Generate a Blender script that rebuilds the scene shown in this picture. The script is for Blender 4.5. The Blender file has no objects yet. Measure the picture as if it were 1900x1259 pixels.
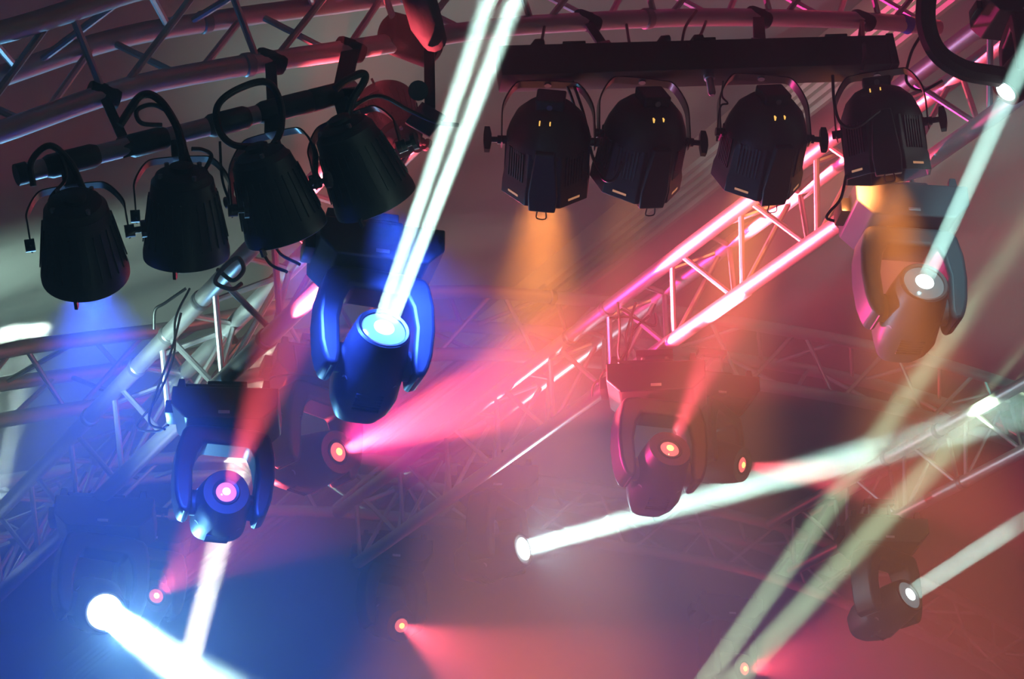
import bpy, bmesh, math, random
from mathutils import Vector, Matrix
random.seed(7)
C = bpy.context.scene.collection
sc = bpy.context.scene
PI = math.pi

# ------------------------------------------------------------------ camera, world, exposure
PITCH = math.radians(27.0)
FPX = 4000.0                                   # focal length in pixels of a 1900 px wide frame
CAM = Vector((0, 0, 1.6))
cam_d = bpy.data.cameras.new('camera')
cam = bpy.data.objects.new('camera', cam_d); C.objects.link(cam)
cam.location = CAM
cam.rotation_euler = (PI / 2 + PITCH, 0, 0)
cam_d.sensor_width = 36.0
cam_d.lens = 36.0 * FPX / 1900.0
cam_d.clip_start = 0.05
sc.camera = cam
w = bpy.data.worlds.new('world'); sc.world = w; w.use_nodes = True
w.node_tree.nodes['Background'].inputs['Color'].default_value = (0.35, 0.42, 0.55, 1)
w.node_tree.nodes['Background'].inputs['Strength'].default_value = 0.012
vs = sc.view_settings
vs.view_transform = 'Standard'; vs.look = 'None'; vs.gamma = 1.0; vs.use_curve_mapping = False
vs.exposure = 0.0
sc.cycles.use_denoising = True
sc.cycles.max_bounces = 6
sc.cycles.volume_bounces = 0
sc.cycles.sample_clamp_indirect = 4.0

# frame of the stage: D runs upstage along the straight trusses, S runs along the arches, Z is up
FW = Vector((0, math.cos(PITCH), math.sin(PITCH)))
RT = Vector((1, 0, 0))
UP = Vector((0, -math.sin(PITCH), math.cos(PITCH)))
D = Vector((-0.5, 0.8660254, 0)); S = Vector((0.8660254, 0.5, 0)); Z = Vector((0, 0, 1))
def ray(x, y): return FW + RT * ((x - 950) / FPX) - UP * ((y - 629.5) / FPX)
def at(x, y, d): return CAM + ray(x, y) * d
def on_z(x, y, z):
    r = ray(x, y); return CAM + r * (z / r.z)
def on_t(x, y, t):
    r = ray(x, y); return CAM + r * (t / r.dot(D))
def stz(s, t, z): return S * s + D * t + Z * (z + CAM.z)

def beam_or_fill(kind, p, q, col, power, size, spread, blend=1.0):
    # a floor beam or an added fill light: p where it is, q where it points
    l = bpy.data.lights.new('beam_or_fill_light', kind); l.color = col; l.energy = power
    if kind == 'AREA': l.shape = 'DISK'; l.size = size; l.spread = math.radians(spread)
    if kind == 'SPOT': l.spot_size = math.radians(spread); l.spot_blend = blend; l.shadow_soft_size = size
    if kind == 'POINT': l.shadow_soft_size = size
    o = bpy.data.objects.new('beam_or_fill_light', l); C.objects.link(o)
    o.location = p; o.rotation_euler = (q - p).to_track_quat('-Z', 'Y').to_euler(); return o
def vault(s): return 4.78 - 0.078 * (s - 5.2) ** 2 if s < 5.2 else 4.78 - 0.05 * (s - 5.2) ** 2
def ceil_at(x, y):
    d = 2.0
    while d < 20:
        p = at(x, y, d)
        if p.z - CAM.z > vault(p.dot(S)): break
        d += 0.01
    return p
# narrow floor beams out of frame, then unseen wide spots added as fill
beam_or_fill('AREA', at(325, 1330, 8.0), ceil_at(520, 560), (1.0, .95, .78), 14, .09, 3.0)
beam_or_fill('AREA', at(1262, 1330, 7.6), ceil_at(2040, 230), (.68, 1.0, .60), 3.6, .08, 2.6)
beam_or_fill('AREA', at(1300, 1330, 7.6), ceil_at(2250, 300), (.68, 1.0, .60), 4.4, .09, 3.0)
beam_or_fill('AREA', at(-70, 1150, 7.0), ceil_at(40, 618), (.75, 1.0, .92), 7, .12, 4.0)
beam_or_fill('SPOT', at(-330, 700, 7.2), ceil_at(330, 500), (.58, 1.0, .85), 230, .2, 60)  # added greenish fill for the liner, unseen off to the left
beam_or_fill('SPOT', at(-250, 1050, 5.4), at(300, 640, 6.2), (.62, 1.0, .88), 280, .15, 46)  # added fill to brighten the left straight truss
beam_or_fill('SPOT', at(1850, -120, 7.0), at(1200, 400, 8.7), (1.0, .92, .66), 260, .1, 24)  # added above the frame to graze the roof rib
beam_or_fill('SPOT', at(-400, 350, 6.0), ceil_at(100, 280), (1.0, .10, .12), 14, .2, 46)  # added red fill to tint the upper left liner
beam_or_fill('SPOT', at(2300, 900, 7.0), ceil_at(1860, 400), (.18, 1.0, .80), 170, .2, 50)  # added teal fill for the liner at right
beam_or_fill('SPOT', at(1120, -320, 6.4), ceil_at(1120, 200), (1.0, .15, .26), 26, .2, 110)  # added pink fill for the upper liner, unseen above the frame
# extra wide spots added at the lit fixtures to broaden their glow
beam_or_fill('SPOT', at(222, 1160, 6.3), at(400, 1230, 5.8), (.20, .60, 1.0), 115, .03, 135, .4)
beam_or_fill('SPOT', at(640, 830, 7.02), at(900, 700, 6.8), (1.0, .03, .28), 260, .03, 110)
beam_or_fill('SPOT', at(765, 1165, 9.1), at(1000, 1250, 8.9), (1.0, .07, .15), 30, .03, 110)
beam_or_fill('SPOT', at(1862, 190, 5.40), at(2200, 520, 5.9), (.35, .85, 1.0), 10, .03, 130, .5)
beam_or_fill('SPOT', at(1400, 1238, 10.2), at(1600, 1180, 10.0), (1.0, .06, .12), 50, .03, 120)
beam_or_fill('SPOT', at(990, 1014, 8.3), at(1300, 930, 7.8), (.60, .90, 1.0), 28, .03, 150, .6)
beam_or_fill('SPOT', at(1612, 318, 5.75), at(1260, 600, 6.9), (1.0, .30, .08), 55, .03, 84)  # added orange fill set near the rightmost ribbed can's mouth
# ------------------------------------------------------------------ materials
MATS = {}
def mat(name, col, rough=0.5, metal=0.0, emit=None, es=0.0, bump=None, spec=0.5, mottle=0.0):
    if name in MATS: return MATS[name]
    m = bpy.data.materials.new(name); m.use_nodes = True
    nt = m.node_tree; b = nt.nodes['Principled BSDF']
    b.inputs['Base Color'].default_value = (*col, 1)
    b.inputs['Roughness'].default_value = rough
    b.inputs['Metallic'].default_value = metal
    b.inputs['Specular IOR Level'].default_value = spec
    tc = nt.nodes.new('ShaderNodeTexCoord')
    if mottle:
        n = nt.nodes.new('ShaderNodeTexNoise'); n.inputs['Scale'].default_value = 9; n.inputs['Detail'].default_value = 5
        r = nt.nodes.new('ShaderNodeMapRange')
        r.inputs['To Min'].default_value = max(0, rough - mottle); r.inputs['To Max'].default_value = rough + mottle
        nt.links.new(tc.outputs['Object'], n.inputs['Vector']); nt.links.new(n.outputs['Fac'], r.inputs['Value'])
        nt.links.new(r.outputs['Result'], b.inputs['Roughness'])
    if bump:
        n2 = nt.nodes.new('ShaderNodeTexNoise'); n2.inputs['Scale'].default_value = bump[0]; n2.inputs['Detail'].default_value = 3
        bp = nt.nodes.new('ShaderNodeBump'); bp.inputs['Strength'].default_value = bump[1]; bp.inputs['Distance'].default_value = bump[2]
        nt.links.new(tc.outputs['Object'], n2.inputs['Vector']); nt.links.new(n2.outputs['Fac'], bp.inputs['Height'])
        nt.links.new(bp.outputs['Normal'], b.inputs['Normal'])
    if emit:
        b.inputs['Emission Color'].default_value = (*emit, 1)
        b.inputs['Emission Strength'].default_value = es
        m.cycles.emission_sampling = 'NONE'
    MATS[name] = m
    return m
ALU = mat('aluminium', (0.55, 0.55, 0.57), 0.46, 0.9, mottle=0.10)
DALU = mat('dull_aluminium', (0.30, 0.30, 0.32), 0.45, 0.8, mottle=0.08)
BLK = mat('black_paint', (0.010, 0.010, 0.012), 0.48, 0.0, bump=(220, 0.06, 0.001))
BLKM = mat('black_satin_metal', (0.02, 0.02, 0.022), 0.32, 0.4, mottle=0.08)
PLA = mat('grey_plastic', (0.15, 0.15, 0.155), 0.42, 0.0, bump=(260, 0.08, 0.001))
RUB = mat('black_rubber', (0.010, 0.010, 0.011), 0.45)
STRAP = mat('black_webbing', (0.012, 0.011, 0.012), 0.8, bump=(160, 0.3, 0.002))
FAB = mat('tent_liner', (0.30, 0.285, 0.27), 0.85, 0.0, bump=(2.2, 0.35, 0.08))
DRAPE = mat('dark_drape', (0.03, 0.028, 0.032), 0.9, bump=(3, 0.4, 0.05))
GLASS = mat('lens_glass', (0.10, 0.13, 0.14), 0.08, 0.0, spec=0.9)
FIL = mat('filament', (0.8, 0.5, 0.1), 0.4, emit=(1.0, 0.55, 0.12), es=1.3)
SLOT = mat('slot_glow', (0.5, 0.4, 0.3), 0.4, emit=(1.0, 0.42, 0.18), es=0.5)  # emission stands in for lamp light showing through the skirt slots
BLUETAPE = mat('blue_tape', (0.02, 0.10, 0.55), 0.5)
ORING = mat('red_glass', (0.5, 0.05, 0.06), 0.12, emit=(1.0, 0.10, 0.10), es=1.2)

# ------------------------------------------------------------------ mesh builder
class MB:
    def __init__(self): self.v = []; self.f = []
    def add(self, verts, faces, M=None):
        o = len(self.v)
        for p in verts:
            p = Vector(p); self.v.append(tuple(M @ p) if M else tuple(p))
        for q in faces: self.f.append(tuple(i + o for i in q))
        return self
    def box(self, lo, hi, M=None, ch=0.0):
        (x0, y0, z0), (x1, y1, z1) = lo, hi
        if ch <= 0:
            vs_ = [(x0,y0,z0),(x1,y0,z0),(x1,y1,z0),(x0,y1,z0),(x0,y0,z1),(x1,y0,z1),(x1,y1,z1),(x0,y1,z1)]
            return self.add(vs_, [(3,2,1,0),(4,5,6,7),(0,1,5,4),(1,2,6,5),(2,3,7,6),(3,0,4,7)], M)
        bm = bmesh.new(); bmesh.ops.create_cube(bm, size=1)
        for v in bm.verts:
            v.co = Vector((x0 + (v.co.x + .5) * (x1 - x0), y0 + (v.co.y + .5) * (y1 - y0), z0 + (v.co.z + .5) * (z1 - z0)))
        bmesh.ops.bevel(bm, geom=list(bm.edges), offset=ch, segments=2, affect='EDGES', profile=0.6)
        bm.verts.index_update()
        vs_ = [tuple(v.co) for v in bm.verts]; fs_ = [tuple(v.index for v in f.verts) for f in bm.faces]
        bm.free(); return self.add(vs_, fs_, M)
    def tube(self, pts, r, n=10, caps=True, M=None):
        pts = [Vector(p) for p in pts]
        rs = r if isinstance(r, (list, tuple)) else [r] * len(pts)
        T = []
        for i in range(len(pts)):
            a = pts[max(0, i - 1)]; b = pts[min(len(pts) - 1, i + 1)]
            T.append((b - a).normalized())
        ref = Vector((0, 0, 1)) if abs(T[0].z) < 0.9 else Vector((1, 0, 0))
        N = (ref - T[0] * ref.dot(T[0])).normalized()
        vs_, fs_ = [], []
        for i, p in enumerate(pts):
            N = (N - T[i] * N.dot(T[i])).normalized(); B = T[i].cross(N)
            for k in range(n):
                a = 2 * PI * k / n
                vs_.append(p + (N * math.cos(a) + B * math.sin(a)) * rs[i])
        for i in range(len(pts) - 1):
            for k in range(n):
                fs_.append((i*n+k, i*n+(k+1)%n, (i+1)*n+(k+1)%n, (i+1)*n+k))
        if caps:
            fs_.append(tuple(reversed(range(n)))); fs_.append(tuple((len(pts)-1)*n + k for k in range(n)))
        return self.add(vs_, fs_, M)
    def lathe(self, prof, n=32, M=None, close=True):
        # prof: (r, z) from top to bottom; axis z
        vs_, fs_ = [], []
        for r, z in prof:
            for k in range(n):
                a = 2 * PI * k / n; vs_.append((r * math.cos(a), r * math.sin(a), z))
        for i in range(len(prof) - 1):
            for k in range(n):
                fs_.append((i*n+k, (i+1)*n+k, (i+1)*n+(k+1)%n, i*n+(k+1)%n))
        if close:
            fs_.append(tuple(range(n))); fs_.append(tuple((len(prof)-1)*n + k for k in reversed(range(n))))
        return self.add(vs_, fs_, M)
    def prism(self, outline, y0, y1, M=None, inset=0.0):
        # outline in (x, z), extruded along y
        n = len(outline)
        vs_ = [(x, y0, z) for x, z in outline] + [(x, y1, z) for x, z in outline]
        fs_ = [tuple(range(n)), tuple(reversed(range(n, 2 * n)))]
        for k in range(n): fs_.append((k, n + k, n + (k + 1) % n, (k + 1) % n))
        return self.add(vs_, fs_, M)
    def build(self, name, m, parent=None, M=None, sharp=35, bevel=0.0):
        me = bpy.data.meshes.new(name); me.from_pydata(self.v, [], self.f); me.update()
        bm = bmesh.new(); bm.from_mesh(me)
        bmesh.ops.recalc_face_normals(bm, faces=list(bm.faces)); bm.to_mesh(me); bm.free()
        me.materials.append(m)
        me.polygons.foreach_set('use_smooth', [True] * len(me.polygons))
        me.set_sharp_from_angle(angle=math.radians(sharp))
        o = bpy.data.objects.new(name, me); C.objects.link(o)
        if parent: o.parent = parent
        if M: o.matrix_basis = M
        if bevel:
            b = o.modifiers.new('bevel', 'BEVEL'); b.width = bevel; b.segments = 3; b.limit_method = 'ANGLE'; b.angle_limit = math.radians(40)
        return o
def spline(pts, k=8):
    P = [Vector(p) for p in pts]; P = [P[0] * 2 - P[1]] + P + [P[-1] * 2 - P[-2]]; out = []
    for i in range(1, len(P) - 2):
        a, b, c, d = P[i-1], P[i], P[i+1], P[i+2]
        for j in range(k):
            t = j / k
            out.append(0.5 * ((2*b) + (c-a)*t + (2*a-5*b+4*c-d)*t*t + (3*b-a-3*c+d)*t**3))
    out.append(P[-2]); return out
def tag(o, label, cat, group=None, kind=None):
    o['label'] = label; o['category'] = cat
    if group: o['group'] = group
    if kind: o['kind'] = kind
    return o
def empty(name, label, cat, M, group=None):
    o = bpy.data.objects.new(name, None); C.objects.link(o); o.empty_display_size = 0.05
    o.matrix_basis = M; tag(o, label, cat, group); return o
def frame(X, Y, Zv, loc):
    M = Matrix.Identity(4)
    for i in range(3): M[i][0] = X[i]; M[i][1] = Y[i]; M[i][2] = Zv[i]; M[i][3] = loc[i]
    return M
def look(n, loc, ref=Vector((0, 0, 1))):
    # matrix whose -Z points along n
    n = n.normalized(); zz = -n; X = ref.cross(zz)
    X = X.normalized() if X.length > 1e-4 else Vector((1, 0, 0))
    return frame(X, zz.cross(X), zz, loc)
def lamp(kind, root, rootM, loc, n, col, power, size=0.05, spread=3.0, blend=0.3, name='beam'):
    if kind == 'AREA':
        l = bpy.data.lights.new(name, 'AREA'); l.shape = 'DISK'; l.size = size; l.spread = math.radians(spread)
    elif kind == 'SPOT':
        l = bpy.data.lights.new(name, 'SPOT'); l.spot_size = math.radians(spread); l.spot_blend = blend; l.shadow_soft_size = size
    else:
        l = bpy.data.lights.new(name, 'POINT'); l.shadow_soft_size = size
    l.color = col; l.energy = power
    o = bpy.data.objects.new(name, l); C.objects.link(o)
    W = look(n, loc)
    if root: o.parent = root; o.matrix_basis = rootM.inverted() @ W
    else: o.matrix_basis = W
    return o

# ------------------------------------------------------------------ setting: ceiling, drape, haze
def ceiling():
    mb = MB(); NS, NT = 150, 170; vs_, fs_ = [], []
    s0, s1, t0, t1 = -1.5, 13.0, 1.6, 16.4
    rr = random.Random(3)
    ph = [rr.uniform(0, 6.28) for _ in range(6)]
    for i in range(NS + 1):
        s = s0 + (s1 - s0) * i / NS
        for j in range(NT + 1):
            t = t0 + (t1 - t0) * j / NT
            sag = -0.05 * abs(math.sin(PI * (t - 0.4) / 2.5))                     # swags between the roof ribs
            fold = 0.020 * math.sin(5.2 * (0.35 * s + t) + ph[0] + 1.2 * math.sin(0.9 * s + ph[1]))
            fold += 0.013 * math.sin(11 * (0.6 * s + 0.8 * t) + ph[2] + 1.5 * math.sin(1.4 * t + ph[3]))
            vs_.append(stz(s, t, vault(s) + sag + fold))
    for i in range(NS):
        for j in range(NT):
            a = i * (NT + 1) + j; fs_.append((a, a + NT + 1, a + NT + 2, a + 1))
    mb.add(vs_, fs_); o = mb.build('ceiling', FAB, sharp=180); tag(o, 'pale fabric tent liner with soft folds over the trusses', 'ceiling', kind='structure')
ceiling()
def back_wall():
    mb = MB(); vs_, fs_ = [], []; n = 160
    for i in range(n + 1):
        s = -1.5 + 14.5 * i / n
        for z in (-1.6, 5.2): vs_.append(stz(s, 16.2 + 0.10 * math.sin(i * 0.9) + 0.04 * math.sin(i * 2.3), z))
    for i in range(n): fs_.append((2*i, 2*i+2, 2*i+3, 2*i+1))
    mb.add(vs_, fs_); o = mb.build('wall_back', DRAPE, sharp=180); tag(o, 'dark pleated drape closing the back of the stage', 'wall', kind='structure')
back_wall()
def haze(t0, t1, density, label):
    prof = [(-1.45, -1.5), (13.0, -1.5)] + [(13.0 - 14.45 * k / 16, vault(13.0 - 14.45 * k / 16) - 0.13) for k in range(17)]
    n = len(prof); vs_ = [stz(s, t0, z) for s, z in prof] + [stz(s, t1, z) for s, z in prof]
    fs_ = [tuple(range(n)), tuple(reversed(range(n, 2 * n)))] + [(k, n + k, n + (k + 1) % n, (k + 1) % n) for k in range(n)]
    m = bpy.data.materials.new('haze'); m.use_nodes = True; nt = m.node_tree
    nt.nodes.remove(nt.nodes['Principled BSDF'])
    v = nt.nodes.new('ShaderNodeVolumeScatter'); v.inputs['Color'].default_value = (1, 1, 1, 1)
    v.inputs['Density'].default_value = density; v.inputs['Anisotropy'].default_value = 0.0
    nt.links.new(v.outputs['Volume'], nt.nodes['Material Output'].inputs['Volume'])
    o = MB().add(vs_, fs_).build('haze', m, sharp=10); tag(o, label, 'haze', kind='stuff')
haze(-2.5, 5.50, 0.05, 'thin haze in the air around the nearest lights and front arch')
haze(5.51, 16.0, 0.105, 'thicker haze in the air behind, swallowing the far trusses')

# ------------------------------------------------------------------ trusses
def resample(pts, step):
    P = [Vector(p) for p in pts]; L = [0]
    for a, b in zip(P, P[1:]): L.append(L[-1] + (b - a).length)
    n = max(1, round(L[-1] / step)); out = []; j = 0
    for i in range(n + 1):
        d = L[-1] * i / n
        while j < len(L) - 2 and L[j + 1] < d: j += 1
        k = (d - L[j]) / (L[j + 1] - L[j]); out.append(P[j].lerp(P[j + 1], k))
    return out
def truss(label, path, offs, pairs, step, rc=0.025, rb=0.009, collars=(), chord_mat=ALU, cat='truss'):
    """path: points of the first chord; offs: chord offsets as world vectors from it; pairs: (i, j, phase) of braced chords"""
    o0 = path[0]
    root = empty('lighting_truss', label, cat, Matrix.Translation(o0), 'aluminium lighting trusses')
    dense = [p - o0 for p in resample(path, 0.08)]
    nodes = [p - o0 for p in resample(path, step)]
    for of in offs:
        MB().tube([p + of for p in dense], rc, 16).build('chord', chord_mat, root)
    for i, j, ph in pairs:
        for k in range(len(nodes) - 1):
            a, b = (i, j) if (k + ph) % 2 == 0 else (j, i)
            A, B = nodes[k] + offs[a], nodes[k + 1] + offs[b]
            d = (B - A).normalized(); e = (nodes[k+1] - nodes[k]).normalized()
            A = A + e * 0.022; B = B - e * 0.022
            MB().tube([A, B], rb, 8).build('brace', chord_mat, root)
    for ci, (idx, q) in enumerate(collars):
        p = q - o0
        # nearest point of the chord and its direction
        best = min(range(1, len(dense) - 1), key=lambda n: (dense[n] + offs[idx] - p).length)
        e = (dense[best + 1] - dense[best - 1]).normalized(); c = dense[best] + offs[idx]
        MB().tube([c - e * 0.013, c - e * 0.009, c + e * 0.009, c + e * 0.013], [rc * 1.04, rc * 1.16, rc * 1.16, rc * 1.04], 16).build('coupler', DALU, root)
    return root

V = lambda s, t, z: S * s + D * t + Z * z
# front arch: apex down triangle; first chord is the lower one
TF = 3.98                                      # plane of the front arch
fpx = [(-90, 272), (0, 245), (230, 165), (430, 125), (650, 92), (870, 58), (1000, 45), (1300, 32), (1600, 38), (1740, 52)]
front_path = spline([on_t(x, y, TF) for x, y in fpx], 6)
front = truss('arched silver lighting truss across the top, nearest the camera', front_path,
      [V(0,0,0), V(0,-.12,.208), V(0,.12,.208)], [(0,1,0),(0,2,1),(1,2,0)], 0.21,
      collars=[(0, on_t(440, 123, TF)), (2, on_t(350, 35, TF + .12)), (0, on_t(1180, 36, TF))])
mpx = [(-120, 815), (0, 780), (150, 757), (300, 735), (500, 690), (700, 665), (850, 656), (950, 660), (1150, 676), (1400, 712), (1600, 745), (1760, 783), (1960, 845)]
mid_path = spline([on_t(x, y, 6.3) for x, y in mpx], 6)
truss('arched silver lighting truss behind the blue moving light', mid_path,
      [V(0,0,0), V(0,-.08,.225), V(0,.16,.19)], [(0,1,0),(0,2,1),(1,2,0)], 0.24,
      collars=[(1, on_t(1040, 560, 6.22))])
xpx = [(-60, 1010), (200, 965), (400, 950), (560, 948), (750, 960), (900, 978), (1100, 1005), (1400, 1062), (1620, 1140), (1780, 1210), (1960, 1310)]
far_path = spline([on_t(x, y, 7.75) for x, y in xpx], 6)
truss('farthest arched truss, dim in the haze at the lower right', far_path,
      [V(0,0,0), V(0,-.12,.208), V(0,.12,.208)], [(0,1,0),(0,2,1),(1,2,0)], 0.26)
OFF = [V(0,0,0), V(.10,0,-.20), V(.20,0,.09)]
def straight(label, s, z, t0, t1, cols=()):
    path = [stz(s, t0, z), stz(s, t1, z)]
    return truss(label, path, OFF, [(0,1,0),(1,2,1),(0,2,1)], 0.19, collars=cols)
T3, T4, T5 = (1.885, 2.80), (3.50, 3.40), (5.34, 3.55)          # (s, z) of the three straight trusses
straight('straight truss running from the left can lights down to the lower left corner', *T3, 4.10, 7.55,
      [(0, on_z(355, 545, T3[1])), (0, on_z(283, 622, T3[1])), (0, on_z(237, 682, T3[1])), (0, on_z(155, 772, T3[1])), (1, on_z(455, 625, T3[1] - .2))])
straight('straight truss crossing the middle behind the right can lights', *T4, 2.7, 7.5,
      [(0, on_z(1110, 575, T4[1])), (0, on_z(1045, 625, T4[1])), (0, on_z(1390, 360, T4[1])), (1, on_z(1560, 425, T4[1] - .2))])
straight('straight truss entering from the right edge above the red haze', *T5, 4.2, 7.0,
      [(0, on_z(1730, 800, T5[1])), (0, on_z(1640, 845, T5[1])), (1, on_z(1750, 890, T5[1] - .2))])
# grooved roof rib of the tent above the middle truss
def rib():
    out = []; n = 5; wd = 0.20
    for k in range(n):
        x0 = -wd / 2 + wd * k / n; x1 = x0 + wd / n
        out += [(x0, -0.05), (x0 + 0.012, -0.062), (x1 - 0.012, -0.062), (x1, -0.05)]
    out += [(wd / 2, 0.05), (-wd / 2, 0.05)]
    M = frame(S, D, Z, stz(4.28, 0, 4.46))
    o = MB().prism(out, 3.0, 14.0, M).build('trim_1', mat('roof_rib', (0.45, 0.42, 0.36), 0.48, 0.75, mottle=0.1), sharp=25)
    tag(o, 'grooved aluminium roof rib of the tent above the middle truss', 'roof rib', kind='structure')
rib()

# ------------------------------------------------------------------ moving heads
def superellipse(a, b, n, e=2.6):
    out = []
    for k in range(n):
        t = 2 * PI * k / n; c, s_ = math.cos(t), math.sin(t)
        out.append((a * math.copysign(abs(c) ** (2 / e), c), b * math.copysign(abs(s_) ** (2 / e), s_)))
    return out
def moving_head(label, lens, n, k=1.0, base_yaw=0.0, kind='white', lens_r=0.064, mat_body=None, hang_z=None, lens_col=(0.55, 0.9, 1.0), lens_e=0.22, bulb_e=12.0, bulb_r=0.46):
    body = mat_body or BLK
    n = n.normalized()
    pivot = lens - n * (0.135 * k)
    top = pivot + Z * (0.40 * k)
    hang = max(.05, (hang_z + CAM.z - top.z - .024) / k) if hang_z else .06
    M0 = Matrix.Translation(top) @ Matrix.Rotation(base_yaw, 4, 'Z') @ Matrix.Scale(k, 4)
    root = empty('moving_head_light', label, 'stage light', M0, 'moving head stage lights')
    # base: deep tray with a chamfered underside, top plate and carrying lugs
    b = MB()
    b.prism([(-.185, -.005), (-.185, -.075), (-.135, -.125), (.135, -.125), (.185, -.075), (.185, -.005)], -.125, .125)
    b.build('base', body, root, bevel=0.006)
    MB().prism([(-.12, -.006), (-.15, .022), (.06, .022), (.085, -.006)], -.09, .09).build('top_plate', body, root, bevel=0.004)
    for x, y in ((-.155, -.10), (.14, -.10), (-.155, .10), (.14, .10)):
        MB().prism([(x - .016, -.006), (x - .010, .030), (x + .010, .030), (x + .016, -.006)], y - .012, y + .012).build('foot', body, root, bevel=0.003)
    for x in (-.05, .04):
        MB().tube([(x, 0, .018), (x, 0, hang)], .008, 10).build('mounting_bolt', DALU, root)
    MB().box((-.075, -.022, hang - .03), (.065, .022, hang - .004), ch=.004).build('clamp', BLKM, root)
    MB().box((-.02, -.128, -.108), (.02, -.118, -.096), ch=.002).build('badge_plate', ALU, root)
    cn = MB(); cn.box((-.215, -.04, -.07), (-.183, .06, -.02), ch=.004); cn.build('connector_panel', BLKM, root)
    # yoke turned by the pan angle
    nl = (Matrix.Rotation(-base_yaw, 3, 'Z') @ n)
    pan = math.atan2(nl.x, -nl.y) if (nl.x ** 2 + nl.y ** 2) > 0.02 else 0.0
    MY = Matrix.Rotation(pan, 4, 'Z')
    inner = [(-.106, -.415), (-.112, -.30), (-.100, -.235), (-.080, -.195), (.080, -.195), (.100, -.235), (.112, -.30), (.106, -.415)]
    outer = []
    for a, z in ((.158, -.42), (.168, -.38), (.175, -.30), (.171, -.22), (.155, -.155), (.142, -.135)): outer.append((a, z))
    # arms are lenticular: thick in the middle, made from a prism with a big bevel
    y = MB()
    half_o = [(.125, -.455), (.145, -.450)] + outer + [(.10, -.128)]
    ol = half_o + [(-x, z) for x, z in reversed(half_o)]
    inn = [(-.112, -.455)] + inner[0:1] + inner[1:7] + inner[7:] + [(.112, -.455)]
    full = [(x, z) for x, z in ol] + inn
    y.prism(full, -.062, .062)
    yo = y.build('yoke', body, root, MY, bevel=0.016, sharp=50)
    for sx in (-1, 1):
        MB().tube([(sx * .085, 0, -.40), (sx * .125, 0, -.40)], .045, 20).build('tilt_hub', body, yo)
    # head, built along -Z of its own frame, lens at z = -0.135
    ln = (MY.to_3x3().inverted() @ nl)
    HM = look(ln, Vector((0, 0, -.40)), Vector((0, 1, 0)) if abs(ln.z) > .95 else Vector((0, 0, 1)))
    prof = [(.062, .195), (.070, .192), (.092, .145), (.100, .08), (.101, .0), (.096, -.05), (.086, -.11), (.081, -.128), (.079, -.135), (lens_r + .004, -.135), (lens_r, -.128)]
    h = MB(); nn = 40; vs_, fs_ = [], []
    for pi_, (r, z) in enumerate(prof):
        e = 3.2 if z > .05 else 2.2
        sh = .9 if z > .14 else 1.0
        for (x, yy) in superellipse(r * .98, r * sh, nn, e if pi_ < 4 else 2.0): vs_.append((x, yy, z))
    for i in range(len(prof) - 1):
        for q in range(nn): fs_.append((i*nn+q, (i+1)*nn+q, (i+1)*nn+(q+1)%nn, i*nn+(q+1)%nn))
    fs_.append(tuple(range(nn)))
    fs_.append(tuple((len(prof)-1)*nn + q for q in reversed(range(nn))))
    h.add(vs_, fs_)
    hd = h.build('head', body, yo, HM, sharp=40)
    MB().lathe([(lens_r + .014, -.120), (lens_r + .016, -.133), (lens_r + .010, -.139), (lens_r + .002, -.136), (lens_r + .002, -.126)], 40, close=False).build('lens_ring', body, hd)
    lm = mat('lens_' + kind, (0.15, 0.2, 0.2), 0.1, emit=lens_col, es=lens_e)
    MB().lathe([(0.001, -.141), (lens_r * .45, -.139), (lens_r * .8, -.135), (lens_r + .003, -.130)], 40, close=False).build('lens', lm, hd)
    bm_ = mat('bulb_' + kind, (1, 1, 1), 0.3, emit=(1.0, .62, .10) if kind == 'red' else (.95, 1.0, .97), es=bulb_e)
    MB().lathe([(0.001, -.1445), (lens_r * bulb_r * .7, -.1435), (lens_r * bulb_r, -.1400)], 20, close=False).build('bulb', bm_, hd)
    for a in (0.6, 2.4, 4.0, 5.6):
        P = Vector((.100 * math.cos(a), .100 * math.sin(a), .02)); q = Vector((math.cos(a), math.sin(a), 0))
        MB().tube([P - q * .006, P + q * .002], .011, 12).build('screw', DALU, hd)
    vt = MB()
    for q in range(6):
        vt.box((-.04, -.1005 , .04 + q * .012), (.04, -.096, .046 + q * .012))
    vt.build('vent', body, hd)
    return root, M0, n
WHITE = (0.62, 1.0, 0.87)
RED = (1.0, 0.085, 0.12)
def white_head(label, px, py, d, tx, ty, td, power, spread=3.2, size=.07, strands=((0, 0, 1.0),), col=WHITE, **kw):
    L = at(px, py, d); T = at(tx, ty, td); n = (T - L).normalized()
    r, M, n = moving_head(label, L, n, **kw)
    sx = n.cross(ray(px, py)).normalized()
    for off, ang, wgt in strands:
        q = (n + sx * math.tan(math.radians(ang))).normalized()
        lamp('AREA', r, M, L + n * .03 + sx * off, q, col, power * wgt, size, spread)
    return r
def red_head(label, px, py, d, tx, ty, td, power, spread=24, col=RED, blend=.35, aim=0.0, **kw):
    L = at(px, py, d); T = at(tx, ty, td); n = (T - L).normalized()
    kw.setdefault('lens_r', .034)
    r, M, n = moving_head(label, L, n, kind='red', lens_col=(1.0, .16, .15), lens_e=1.3, bulb_e=4.0, bulb_r=.4, **kw)
    lamp('SPOT', r, M, L + n * .03, at(tx, ty, td + aim) - L, col, power, .02, spread, blend)
    return r
white_head('moving head light glowing blue on its yoke, big white beam rising out of frame', 712, 609, 4.85, 940, -20, 4.25, 20,
      strands=((-.012, -.7, .6), (.014, .8, .5)), spread=1.8, size=.030, base_yaw=.25, k=.79, hang_z=T3[1]-.2)
red_head('moving head light with a small red lens, hung under the left straight truss', 420, 912, 5.65, 505, 690, 4.95, 1500, aim=.58, spread=21, base_yaw=.05, k=.77, hang_z=T3[1]-.2)
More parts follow.
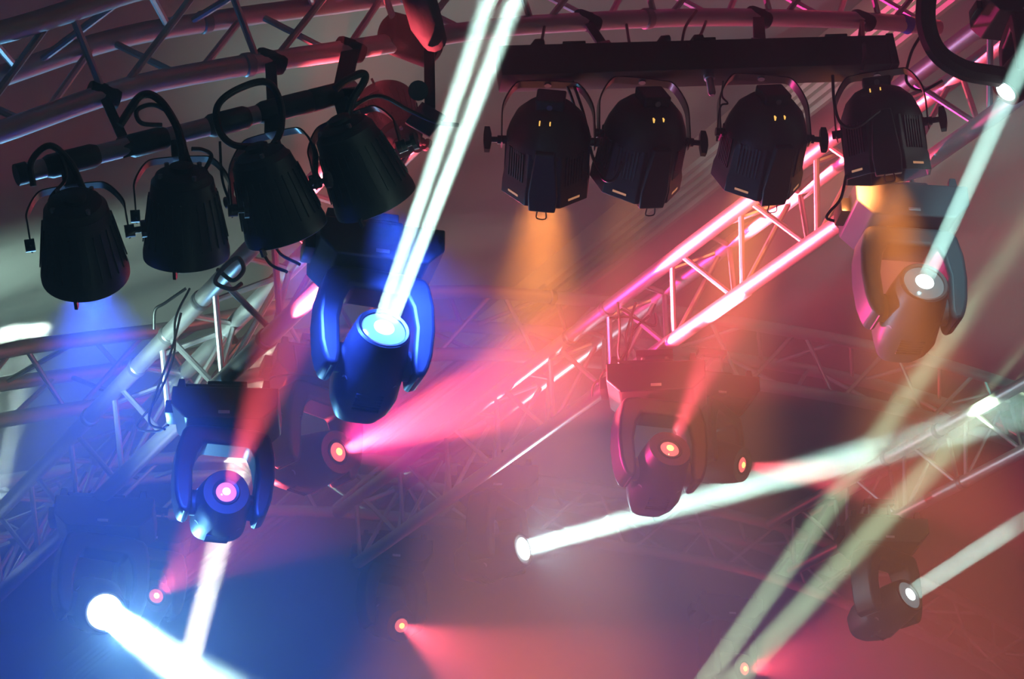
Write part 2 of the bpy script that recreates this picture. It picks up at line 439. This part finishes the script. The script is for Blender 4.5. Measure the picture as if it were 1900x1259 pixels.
white_head('moving head light washed orange, under the middle truss at right', 1715, 524, 5.75, 1858, 205, 5.25, 7, spread=1.3, size=.045, col=(.55, 1.0, .88), base_yaw=.1, k=.85, hang_z=T4[1]-.2, mat_body=PLA)
red_head('hazy moving head whose red cone fans out right below the blue light', 628, 838, 7.12, 900, 735, 6.62, 3600, aim=.35, spread=30, base_yaw=.3, k=.92, hang_z=3.40)
red_head('hazy moving head with red cone rising, under the centre of the middle truss', 1243, 832, 6.79, 1340, 610, 6.39, 1500, aim=.45, spread=22, base_yaw=-.1, k=.86, hang_z=T4[1]-.2)
white_head('dark moving head at lower left with a blinding white beam toward the floor', 195, 1135, 6.5, 420, 1300, 5.1, 32, spread=4.0, size=.085, base_yaw=.1, k=.82, hang_z=T3[1]-.2, bulb_r=1.0, lens_e=20.0, kind='glare')
white_head('dim moving head at lower right with short white beam pointing right', 1688, 1103, 8.3, 1900, 965, 7.95, 5, spread=2.0, size=.07, base_yaw=.1, k=.86, hang_z=T5[1]-.2)
white_head('distant moving head at bottom centre with a long white beam crossing right', 970, 1018, 8.5, 1460, 880, 7.95, 14, spread=1.6, size=.07, base_yaw=.0, k=.88, hang_z=3.6, strands=((0, -.9, .6), (0, .9, .5)), bulb_r=.8)
red_head('distant moving head at the bottom with an orange bulb and wide red cone', 745, 1160, 9.2, 885, 1238, 8.5, 850, spread=28, base_yaw=.2, k=.86, hang_z=3.58)
red_head('tiny far red moving head left of the pale vertical beam', 290, 1105, 8.25, 370, 1030, 7.85, 350, spread=28, base_yaw=.2, k=.8, hang_z=3.3)
red_head('far red moving head at the bottom edge right of the pale crossed beams', 1382, 1240, 10.4, 1520, 1226, 10.0, 340, spread=46, base_yaw=.2, k=.86, hang_z=3.6)
red_head('far red moving head where the long white beam ends', 1378, 862, 7.9, 1600, 890, 7.6, 1200, spread=21, base_yaw=.2, k=.8, hang_z=3.7)
white_head('moving head at the right edge with a glaring cyan white lens', 1866, 170, 5.36, 1640, 390, 5.2, .35, spread=10, size=.04, lens_r=.05, base_yaw=.2, k=.52, kind='glare', bulb_r=1.0, lens_e=20., col=(.55, .92, 1.0))

# ------------------------------------------------------------------ can lights
def par_round(label, pivot, tilt, yaw, roll, yoke_h, col, power, spread, ks=1.0, kn=1.0, lens_mat=None, group='round can lights on the left pipe'):
    """smooth tapered can hung in a U yoke; the mouth points away and down"""
    M0 = Matrix.Translation(pivot) @ Matrix.Rotation(roll, 4, 'Y') @ Matrix.Rotation(yaw, 4, 'Z') @ Matrix.Scale(ks, 4)
    root = empty('can_light', label, 'stage light', M0, group)
    BM = Matrix.Rotation(-(PI / 2 - tilt) * -1, 4, 'X')
    prof = [(.001, .120), (.045, .118), (.066, .108), (.072, .095), (.078, .09), (.083, .06), (.095, .0), (.106, -.08), (.110, -.098), (.110, -.115), (.104, -.118), (.100, -.085), (.07, -.03), (.001, -.02)]
    prof = [(r * kn, z * kn) for r, z in prof]
    bd = MB().lathe(prof, 44, close=False).build('body', BLK, root, BM, sharp=30)
    fins = MB()
    for k in range(26):
        a = 2 * PI * k / 26
        R_ = Matrix.Rotation(a, 4, 'Z')
        fins.add([(.084*kn, -.0016, .055*kn), (.1055*kn, -.0016, -.07*kn), (.109*kn, -.0016, -.07*kn), (.088*kn, -.0016, .055*kn),
                  (.084*kn, .0016, .055*kn), (.1055*kn, .0016, -.07*kn), (.109*kn, .0016, -.07*kn), (.088*kn, .0016, .055*kn)],
                 [(0,1,2,3),(7,6,5,4),(0,4,5,1),(1,5,6,2),(2,6,7,3),(3,7,4,0)], R_)
    fins.build('cooling_fins', BLK, bd)
    MB().lathe([(.03, .119), (.03, .130), (.022, .134), (.001, .134)], 20, close=False).build('rear_cap', BLK, bd)
    for a in (.7, 2.2, 3.6, 5.2):
        MB().tube([(.06 * math.cos(a), .06 * math.sin(a), .108), (.06 * math.cos(a), .06 * math.sin(a), .119)], .006, 8).build('screw', DALU, bd)
    for a in (.9, 2.6, 4.4):
        MB().box((-.008, -.004, -.13), (.008, .004, -.108), Matrix.Rotation(a, 4, 'Z') @ Matrix.Translation((.112 * kn, 0, 0))).build('clip', BLKM, bd)
    MB().lathe([(.001, -.031), (.066, -.04), (.094, -.082)], 32, close=False).build('lens', lens_mat or GLASS, bd)
    # yoke: flat bar bent into a U
    w = .122 * kn
    ys = MB()
    path = [(-w, -.012), (-w, .05), (-w * .98, yoke_h * .6), (-w * .72, yoke_h * .93), (-w * .4, yoke_h), (w * .4, yoke_h), (w * .72, yoke_h * .93), (w * .98, yoke_h * .6), (w, .05), (w, -.012)]
    pts = spline([(x, 0, z) for x, z in path], 4)
    inn = [(p.x * .965, p.z - .003) for p in pts]
    ys.prism([(p.x, p.z) for p in pts] + list(reversed(inn)), -.014, .014)
    ys.build('yoke', BLKM, root)
    for sx in (-1, 1):
        MB().tube([(sx * w * .9, 0, 0), (sx * (w + .012), 0, 0)], .016, 14).build('pivot', BLKM, root)
    kb = MB(); kb.tube([(w + .010, 0, 0), (w + .03, 0, 0)], .008, 8); kb.lathe([(.004, -.006), (.022, -.006), (.022, .006), (.004, .006)], 10, Matrix.Translation((w + .034, 0, 0)) @ Matrix.Rotation(PI / 2, 4, 'Y'))
    kb.build('knob', BLK, root)
    cl = MB(); cl.box((-.02, -.018, yoke_h - .002), (.02, .018, yoke_h + .05), ch=.004)
    cl.build('clamp', BLKM, root)
    n = (M0.to_3x3() @ BM.to_3x3()) @ Vector((0, 0, -1))
    wp = M0 @ BM @ Vector((0, 0, -.10 * kn))
    if power: lamp('SPOT', root, M0, wp + n.normalized() * .04, n, col, power, .05, spread, .5)
    return root, M0
BLUE = (.03, .10, 1.0)
def pipe():
    a, b = at(40, 322, 4.5), at(660, 166, 4.85)
    root = empty('hanging_pipe', 'silver pipe carrying four round can lights at upper left', 'pipe', Matrix.Translation(a))
    d = b - a; e = d.normalized()
    MB().tube([Vector((0,0,0)), d], .0205, 20).build('tube', ALU, root)
    MB().tube([-e * .012, e * .012], .0235, 20).build('end_cap', BLK, root)
    for f_, wd in ((.14, .06), (.36, .045), (.60, .05), (.78, .07), (.90, .04)):
        c = d * f_; MB().tube([c - e * wd, c - e * wd * .8, c + e * wd * .8, c + e * wd], [.021, .026, .026, .021], 16).build('tape_wrap', RUB, root)
    return a, d
PA, PD = pipe()
def pipe_at(x): return PA + PD * ((x - 40) / 620.0)
par_specs = [  # pipe px x, pivot px (x, y), tilt (deg below level), yaw, roll, scale
    ('leftmost round can light on the pipe, over the blue glow', 120, 158, 445, 22, .10, -.10, .84, BLUE, 950, 62),
    ('second round can light from the left on the pipe', 318, 342, 400, 36, .12, -.06, .84, BLUE, 0, 40),
    ('third round can light on the pipe, its lead looped in a big circle', 500, 506, 362, 40, -.35, .03, .84, BLUE, 280, 58),
    ('rightmost round can light on the pipe, just above the blue moving head', 630, 668, 308, 42, -.30, .16, .86, BLUE, 480, 60),
]
for lb, px_, x, y, tl, yaw, roll, kk, col, pw, sp in par_specs:
    Q = pipe_at(px_); dq = (Q - CAM).dot(FW)
    yp = 629.5 - (Q - CAM).dot(UP) / dq * FPX
    h = (y - yp) * dq / FPX / UP.z
    # pivot hangs under the pipe along the leaning yoke
    piv = Q - Z * h + RT * ((x - px_) * dq / FPX)
    rl = -math.atan2((x - px_) * dq / FPX, h)
    hh = math.hypot(h, (x - px_) * dq / FPX)
    par_round(lb, piv, math.radians(tl), yaw, rl, (hh - .022) / kk - .05, col, pw, sp, kk)

par_round('can light turned toward the camera showing red glass, behind the rightmost round can light', at(728, 232, 5.28), math.radians(-58), .75, .1, .10, RED, 6, 50, .72, lens_mat=ORING, group=None)

def par_ribbed(label, pivot, tilt, yaw, roll, col, power, spread, knob=1, yoke_h=.165, spin=0.0):
    """octagonal-fronted ribbed can with a domed rear, slots in the skirt and a lamp cap on top"""
    M0 = Matrix.Translation(pivot) @ Matrix.Rotation(roll, 4, 'Y') @ Matrix.Rotation(yaw, 4, 'Z') @ Matrix.Scale(.92, 4)
    root = empty('ribbed_can_light', label, 'stage light', M0, 'ribbed can lights on the black bar')
    BM = Matrix.Rotation(PI / 2 - tilt, 4, 'X') @ Matrix.Rotation(spin, 4, 'Z')
    b = MB()
    b.lathe([(.001, .120), (.035, .117), (.066, .104), (.092, .078), (.108, .042), (.114, .02), (.114, .0)], 40, close=False)
    bd = b.build('dome', BLK, root, BM, sharp=30)
    sh = MB()
    oc = PI / 8
    def octa(r, z): return [(r * math.cos(oc + k * PI / 4), r * math.sin(oc + k * PI / 4), z) for k in range(8)]
    vs_ = octa(.117, .014) + octa(.121, -.080) + octa(.126, -.098) + octa(.127, -.140) + octa(.120, -.140) + octa(.110, -.09) + octa(.05, -.06)
    fs_ = []
    for i in range(6):
        for k in range(8): fs_.append((i*8+k, (i+1)*8+k, (i+1)*8+(k+1)%8, i*8+(k+1)%8))
    sh.add(vs_, fs_); bo = sh.build('barrel', BLK, root, BM, sharp=15, bevel=.002)
    for k in range(8):
        rb = MB(); Rm = Matrix.Rotation(k * PI / 4, 4, 'Z')
        if k in (2, 6): continue
        for q in range(-3, 4):
            yv = q * .0095
            rb.box((.104, yv - .002, -.078), (.1145, yv + .002, .010), Rm)
        rb.box((.100, -.034, -.080), (.1095, .034, -.076), Rm); rb.box((.100, -.034, -.076), (.1085, .034, .011), Rm)
        rb.build('rib_panel', BLK, bo)
    for k in (1, 3, 5, 7):
        a0 = k * PI / 4
        Rm = Matrix.Rotation(a0, 4, 'Z')
        MB().box((.1155, -.020, -.125), (.1180, .020, -.119), Rm).build('slot', SLOT, bo)
    # raised spine on the upper side running to the front lip, and clip
    MB().prism([(-.026, .03), (-.040, -.10), (-.036, -.150), (.036, -.150), (.040, -.10), (.026, .03)], -.128, -.098).build('spine', BLK, bo, bevel=.004)
    MB().tube(spline([(-.012, -.124, -.150), (-.012, -.126, -.170), (.012, -.126, -.170), (.012, -.124, -.150)], 3), .002, 6).build('clip', BLKM, bo)
    # lamp cap (box) on the rear and its tail
    cp = MB(); cp.prism([(-.036, .085), (-.040, .140), (.040, .140), (.036, .085)], -.036, .036); cp.build('lamp_cap', BLK, bd, bevel=.006)
    MB().tube([(0, -.036, .122), (0, -.040, .122)], .008, 10).build('screw', DALU, bd)
    for x in (-.022, .006):
        MB().box((x - .0016, -.0795, .088), (x + .0016, -.070, .0985)).build('filament_glow', FIL, bd)
    # yoke
    w = .128
    path = [(-w, -.015), (-w, .05), (-w * .96, yoke_h * .62), (-w * .70, yoke_h * .95), (-w * .4, yoke_h), (w * .4, yoke_h), (w * .70, yoke_h * .95), (w * .96, yoke_h * .62), (w, .05), (w, -.015)]
    pts = spline([(x, 0, z) for x, z in path], 4)
    inn = [(p.x * .972, p.z - .003) for p in pts]
    MB().prism([(p.x, p.z) for p in pts] + list(reversed(inn)), -.016, .016).build('yoke', BLKM, root)
    for sx in (-1, 1):
        MB().tube([(sx * .108, 0, 0), (sx * (w + .010), 0, 0)], .012, 12).build('pivot', BLKM, root)
    kb = MB(); kb.tube([(knob * (w + .008), 0, 0), (knob * (w + .03), 0, 0)], .008, 8)
    kb.prism([(-.007, -.036), (.007, -.036), (.012, -.012), (.012, .012), (.007, .036), (-.007, .036), (-.010, .012), (-.010, -.012)], -.009, .009, Matrix.Translation((knob * (w + .038), 0, 0)))
    kb.build('knob', BLK, root)
    MB().tube([(0, 0, yoke_h - .006), (0, 0, yoke_h + .03)], .010, 10).build('mounting_bolt', DALU, root)
    n = (M0.to_3x3() @ BM.to_3x3()) @ Vector((0, 0, -1))
    wp = M0 @ BM @ Vector((0, 0, -.10))
    if power: lamp('SPOT', root, M0, wp + n.normalized() * .03, n, col, power, .06, spread, .6)
    return root, M0
ORANGE = (1.0, .30, .05)
BA, BB = at(925, 128, 5.45), at(1650, 107, 5.6)
def bar():
    root = empty('socket_bar', 'long black box bar carrying four ribbed can lights', 'bar', Matrix.Translation(BA))
    d = BB - BA; X = d.normalized(); Y = Z.cross(X).normalized(); Zv = X.cross(Y)
    M = frame(X, Y, Zv, (0, 0, 0)); L = d.length
    MB().box((0, -.04, -.045), (L, .04, .045), M, ch=.004).build('housing', BLK, root)
    for q in (0.19, .52, .86): MB().box((L * q - .03, -.041, .044), (L * q + .03, .041, .052), M, ch=.003).build('bracket', BLKM, root)
    MB().box((L - .012, -.043, -.048), (L + .008, .043, .048), M, ch=.003).build('end_plate', BLKM, root)
    for q in (.10, .42, .505):
        MB().tube([M @ Vector((L * q - .012, -.01, .047)), M @ Vector((L * q + .004, -.01, .068)), M @ Vector((L * q + .02, -.01, .072))], [.013, .013, .009], 12).build('plug', RUB, root)
    f = MB(); q = L * .523
    f.lathe([(.001, -.04), (.014, -.042), (.014, -.055), (.010, -.057), (.010, -.098), (.006, -.106), (.001, -.106)], 14, M @ Matrix.Translation((q, -.01, 0)), close=False)
    f.build('spigot', ALU, root)
bar()
rspec = [  # bar px x, pivot px (x, y), tilt, yaw, colour, power, spread, knob side, spin
    ('first ribbed can light from the left on the black bar, glowing bulb at its rear', 1014, 268, 28, .05, ORANGE, 1600, 36, -1, -.12),
    ('second ribbed can light on the black bar, tilted with a red rim', 1186, 262, 30, .18, ORANGE, 330, 28, 1, .25),
    ('third ribbed can light on the black bar, beside the metal spigot', 1406, 258, 30, .14, ORANGE, 800, 36, 1, .25),
    ('rightmost ribbed can light on the black bar, violet sheen on its ribs', 1624, 244, 68, -.28, ORANGE, 1000, 36, 1, .1)]
for lb, x, y, tl, yaw, col, pw, sp, kn, spin in rspec:
    Q = BA.lerp(BB, (x - 925) / 725.0); dq = (Q - CAM).dot(FW)
    yp = 629.5 - (Q - CAM).dot(UP) / dq * FPX
    h = (y - yp) * dq / FPX / UP.z
    par_ribbed(lb, Q - Z * h, math.radians(tl), yaw, .0, col, pw, sp, kn, yoke_h=(h - .05) / .92, spin=spin)

# ------------------------------------------------------------------ rigging hardware and cables
def arch_point(x):
    best = min(front_path, key=lambda p: abs(950 + (p - CAM).dot(RT) / (p - CAM).dot(FW) * FPX - x)); return best
def bracket(label, xt, low, wd=.022, m=STRAP, name='hanging_strap', cat='strap'):
    a = arch_point(xt); d = low - a
    root = empty(name, label, cat, Matrix.Translation(a), 'straps under the front arch')
    X = RT; Y = Z.cross(X)
    e = d.normalized(); sx = e.cross(Y).normalized(); sy = sx.cross(e)
    M = frame(sx, sy, -e, (0, 0, 0))
    MB().box((-wd / 2, -.006, -d.length), (wd / 2, .006, -.015), M, ch=.002).build('strap', m, root)
    MB().tube([-S * .035, -S * .025, S * .025, S * .035], [.023, .027, .027, .023], 14).build('wrap', m, root)
    MB().box((-wd * .75, -.014, -d.length - .02), (wd * .75, .014, -d.length + .03), M, ch=.003).build('buckle', BLKM, root)
bracket('black strap tying the left end of the pipe to the front arch', 205, pipe_at(226))
bracket('black strap holding the pipe above the third round can light', 490, pipe_at(498), .026)
bracket('broad black strap holding the pipe above the rightmost round can light', 640, pipe_at(632), .042)
bracket('black hook strap holding the bar above the gap between first two ribbed can lights', 1112, BA.lerp(BB, .27) + Z * .05, .024)
bracket('black hook strap holding the bar above the third ribbed can light', 1408, BA.lerp(BB, .665) + Z * .05, .032)
bracket('thin black hook strap at the right end of the bar', 1600, BA.lerp(BB, .925) + Z * .05, .012)
def clamp_arm():
    a = arch_point(785)
    root = empty('clamp_arm', 'black padded clamp on the front arch with a bent arm and dark blue plate', 'clamp', Matrix.Translation(a))
    e = S
    MB().tube([-e*.085, -e*.07, e*.05, e*.07], [.03, .052, .058, .035], 16).build('padding', STRAP, root)
    q = lambda x, y, d: at(x, y, d) - a
    MB().tube([q(770, -30, 4.9), q(790, 40, 5.0), q(806, 75, 5.1)], [.04, .04, .03], 12).build('sleeve', STRAP, root)
    b = MB(); P = q(796, 70, 5.2); T = q(798, 205, 5.1); d = T - P; M = frame(RT, d.normalized().cross(RT), -d.normalized(), P)
    b.box((-.013, -.01, -d.length), (.013, .01, 0), M, ch=.003); b.build('arm', BLKM, root)
    MB().tube([q(776, 168, 5.1), q(776, 168, 5.03)], .024, 16).build('joint', BLKM, root)
    m2 = Matrix.Translation(q(790, 222, 5.08)) @ Matrix.Rotation(.6, 4, 'Y')
    MB().box((-.035, -.004, -.035), (.035, .004, .035), m2, ch=.002).build('plate', mat('blue_black', (.01, .02, .06), .4), root)
clamp_arm()
tp = arch_point(1677); tn = arch_point(1690)
tag(MB().tube([tp - S * .018, tp + S * .018], .0268, 18).build('tape_band', BLUETAPE), 'bright blue tape wrapped round the front arch at right', 'tape')
def cable(label, pts, r=.005, m=RUB, grp=None):
    P = [at(*p) for p in pts]; o = P[0]
    c = MB().tube([p - o for p in spline(P, 7)], r, 8).build('cable', m)
    c.location = o; tag(c, label, 'cable', grp); return c
PL = lambda x: 4.46 + (x - 40) / 620 * .35
def pc(label, pts, r=.006, off=-.04): cable(label, [(x, y, PL(x) + off) for x, y in pts], r)
pc('black lead arching over the left end of the pipe to the leftmost can light', [(62, 345), (58, 300), (92, 270), (130, 300), (152, 345), (166, 378)], .007)
pc('second black lead hanging down behind the leftmost can light yoke', [(112, 282), (122, 330), (92, 372), (100, 430), (92, 462)], .004)
pc('black lead tented over the pipe to the second can light', [(222, 232), (262, 178), (296, 186), (330, 240), (340, 300), (346, 332)], .009)
pc('small black cable ring above the second can light', [(300, 232), (262, 228), (254, 205), (282, 194), (312, 208), (330, 232), (352, 300), (372, 322), (392, 290), (376, 278), (356, 276)], .005)
pc('large round loop of black lead above the third can light', [(492, 288), (520, 245), (520, 190), (494, 152), (440, 166), (404, 196), (406, 240), (432, 268), (478, 272)], .008)
pc('thin black wire hanging between second and third can lights', [(408, 262), (412, 330), (426, 375)], .003)
pc('black lead rising from the rightmost round can light to the broad strap', [(640, 238), (652, 190), (676, 150), (672, 136), (640, 150), (622, 165)], .009)
pc('glossy black lead curving right from the rightmost round can light', [(628, 235), (660, 195), (705, 178), (760, 205), (808, 226), (850, 232)], .005)
B_ = 5.45
cable('black lead looping between first and second ribbed can lights', [(1062, 150, B_), (1084, 215, B_), (1098, 285, B_), (1118, 330, B_-.1), (1140, 332, B_-.12), (1160, 290, B_-.1)], .004)
cable('black lead hanging behind the first ribbed can light yoke', [(1050, 152, B_), (1066, 200, B_+.02), (1062, 240, B_+.05)], .004)
cable('black safety wire from the front arch to the left part of the bar', [(1010, 50, 5.6), (1004, 80, 5.5), (996, 100, 5.45)], .004)
cable('black safety wire from the arch above the second ribbed can light', [(1162, 42, 5.8), (1166, 70, 5.6), (1172, 98, 5.5)], .004)
cable('black safety wire slanting to the bar at its middle', [(1292, 20, 5.8), (1272, 50, 5.6), (1264, 86, 5.5)], .004)
cable('black wire with small loop right of the bar middle', [(1310, 40, 5.8), (1300, 64, 5.6), (1286, 80, 5.52), (1276, 84, 5.5)], .004)
cable('thin tangled wire beside the third ribbed can light', [(1342, 150, B_), (1340, 178, B_), (1350, 192, B_), (1336, 200, B_), (1330, 262, B_)], .0025)
cable('black lead around the left side of the rightmost ribbed can light', [(1545, 140, B_), (1548, 190, B_-.05), (1560, 228, B_-.1), (1590, 236, B_-.12), (1632, 205, B_-.08)], .004)
cable('black lead with a plug dangling below the rightmost ribbed can light', [(1570, 325, B_), (1560, 368, B_), (1540, 392, B_), (1534, 404, B_), (1548, 410, B_)], .004)
cable('long black wire dropping from the arch at the right end of the bar', [(1600, 40, 5.8), (1602, 75, 5.6), (1604, 105, 5.48), (1599, 132, 5.46)], .005)
cable('black wire curving down right of the bar end', [(1712, 60, 5.7), (1690, 100, 5.65), (1682, 150, 5.6), (1710, 168, 5.6), (1748, 150, 5.62)], .004)
cable('thick black cable bundle curving round the upper right corner', [(1722, -30, 5.3), (1718, 40, 5.3), (1738, 95, 5.3), (1784, 128, 5.32), (1840, 140, 5.35), (1910, 150, 5.4)], .026, STRAP)
cable('black lead hanging in a long loop off the left straight truss', [(352, 535, 5.95), (326, 590, 5.9), (322, 660, 5.9), (290, 740, 5.9), (254, 790, 5.9), (290, 800, 5.85), (312, 788, 5.8)], .0035)
cable('second black lead looping beside it towards the red lens moving head', [(336, 580, 5.9), (318, 650, 5.88), (284, 745, 5.88), (278, 785, 5.85), (306, 796, 5.8)], .0035)
cable('black lead hooked outward from the left straight truss upper tube', [(345, 535, 6.0), (306, 562, 5.98), (288, 575, 5.98), (286, 610, 6.0)], .0045)
cable('coil of black cable inside the left straight truss', [(404, 500, 5.7), (432, 520, 5.65), (452, 500, 5.65), (440, 478, 5.65), (412, 500, 5.65), (400, 524, 5.65), (430, 536, 5.65), (448, 526, 5.68)], .006)
cable('blue lit cable loop left of the blue moving head', [(556, 490, 4.95), (520, 470, 5.0), (500, 436, 5.1), (484, 450, 5.1), (500, 488, 5.05), (532, 504, 5.0)], .004)
cable('thin cable loop under the middle arch beside the red cone', [(546, 640, 7.2), (548, 690, 7.2), (504, 700, 7.2), (494, 730, 7.2), (522, 768, 7.15), (560, 772, 7.15)], .004)
for k, (lb, pts) in enumerate([
    ('black cable drooping at left of the tangle on the middle truss', [(1152, 572), (1172, 590), (1168, 640), (1140, 690), (1104, 710), (1098, 735)]),
    ('black cable crossing the middle of the tangle on the middle truss', [(1205, 585), (1176, 612), (1156, 660), (1120, 690), (1112, 715)]),
    ('black cable bowed over the top of the tangle on the middle truss', [(1130, 590), (1170, 588), (1214, 604), (1216, 580)]),
    ('black cable at right of the tangle dropping to the hazy moving head', [(1146, 560), (1150, 610), (1148, 660), (1168, 690), (1176, 712)]),
    ('black cable twisting down the right of the tangle', [(1180, 560), (1162, 620), (1164, 660), (1156, 690)])]):
    cable(lb, [(x, y, 7.05) for x, y in pts], .004)
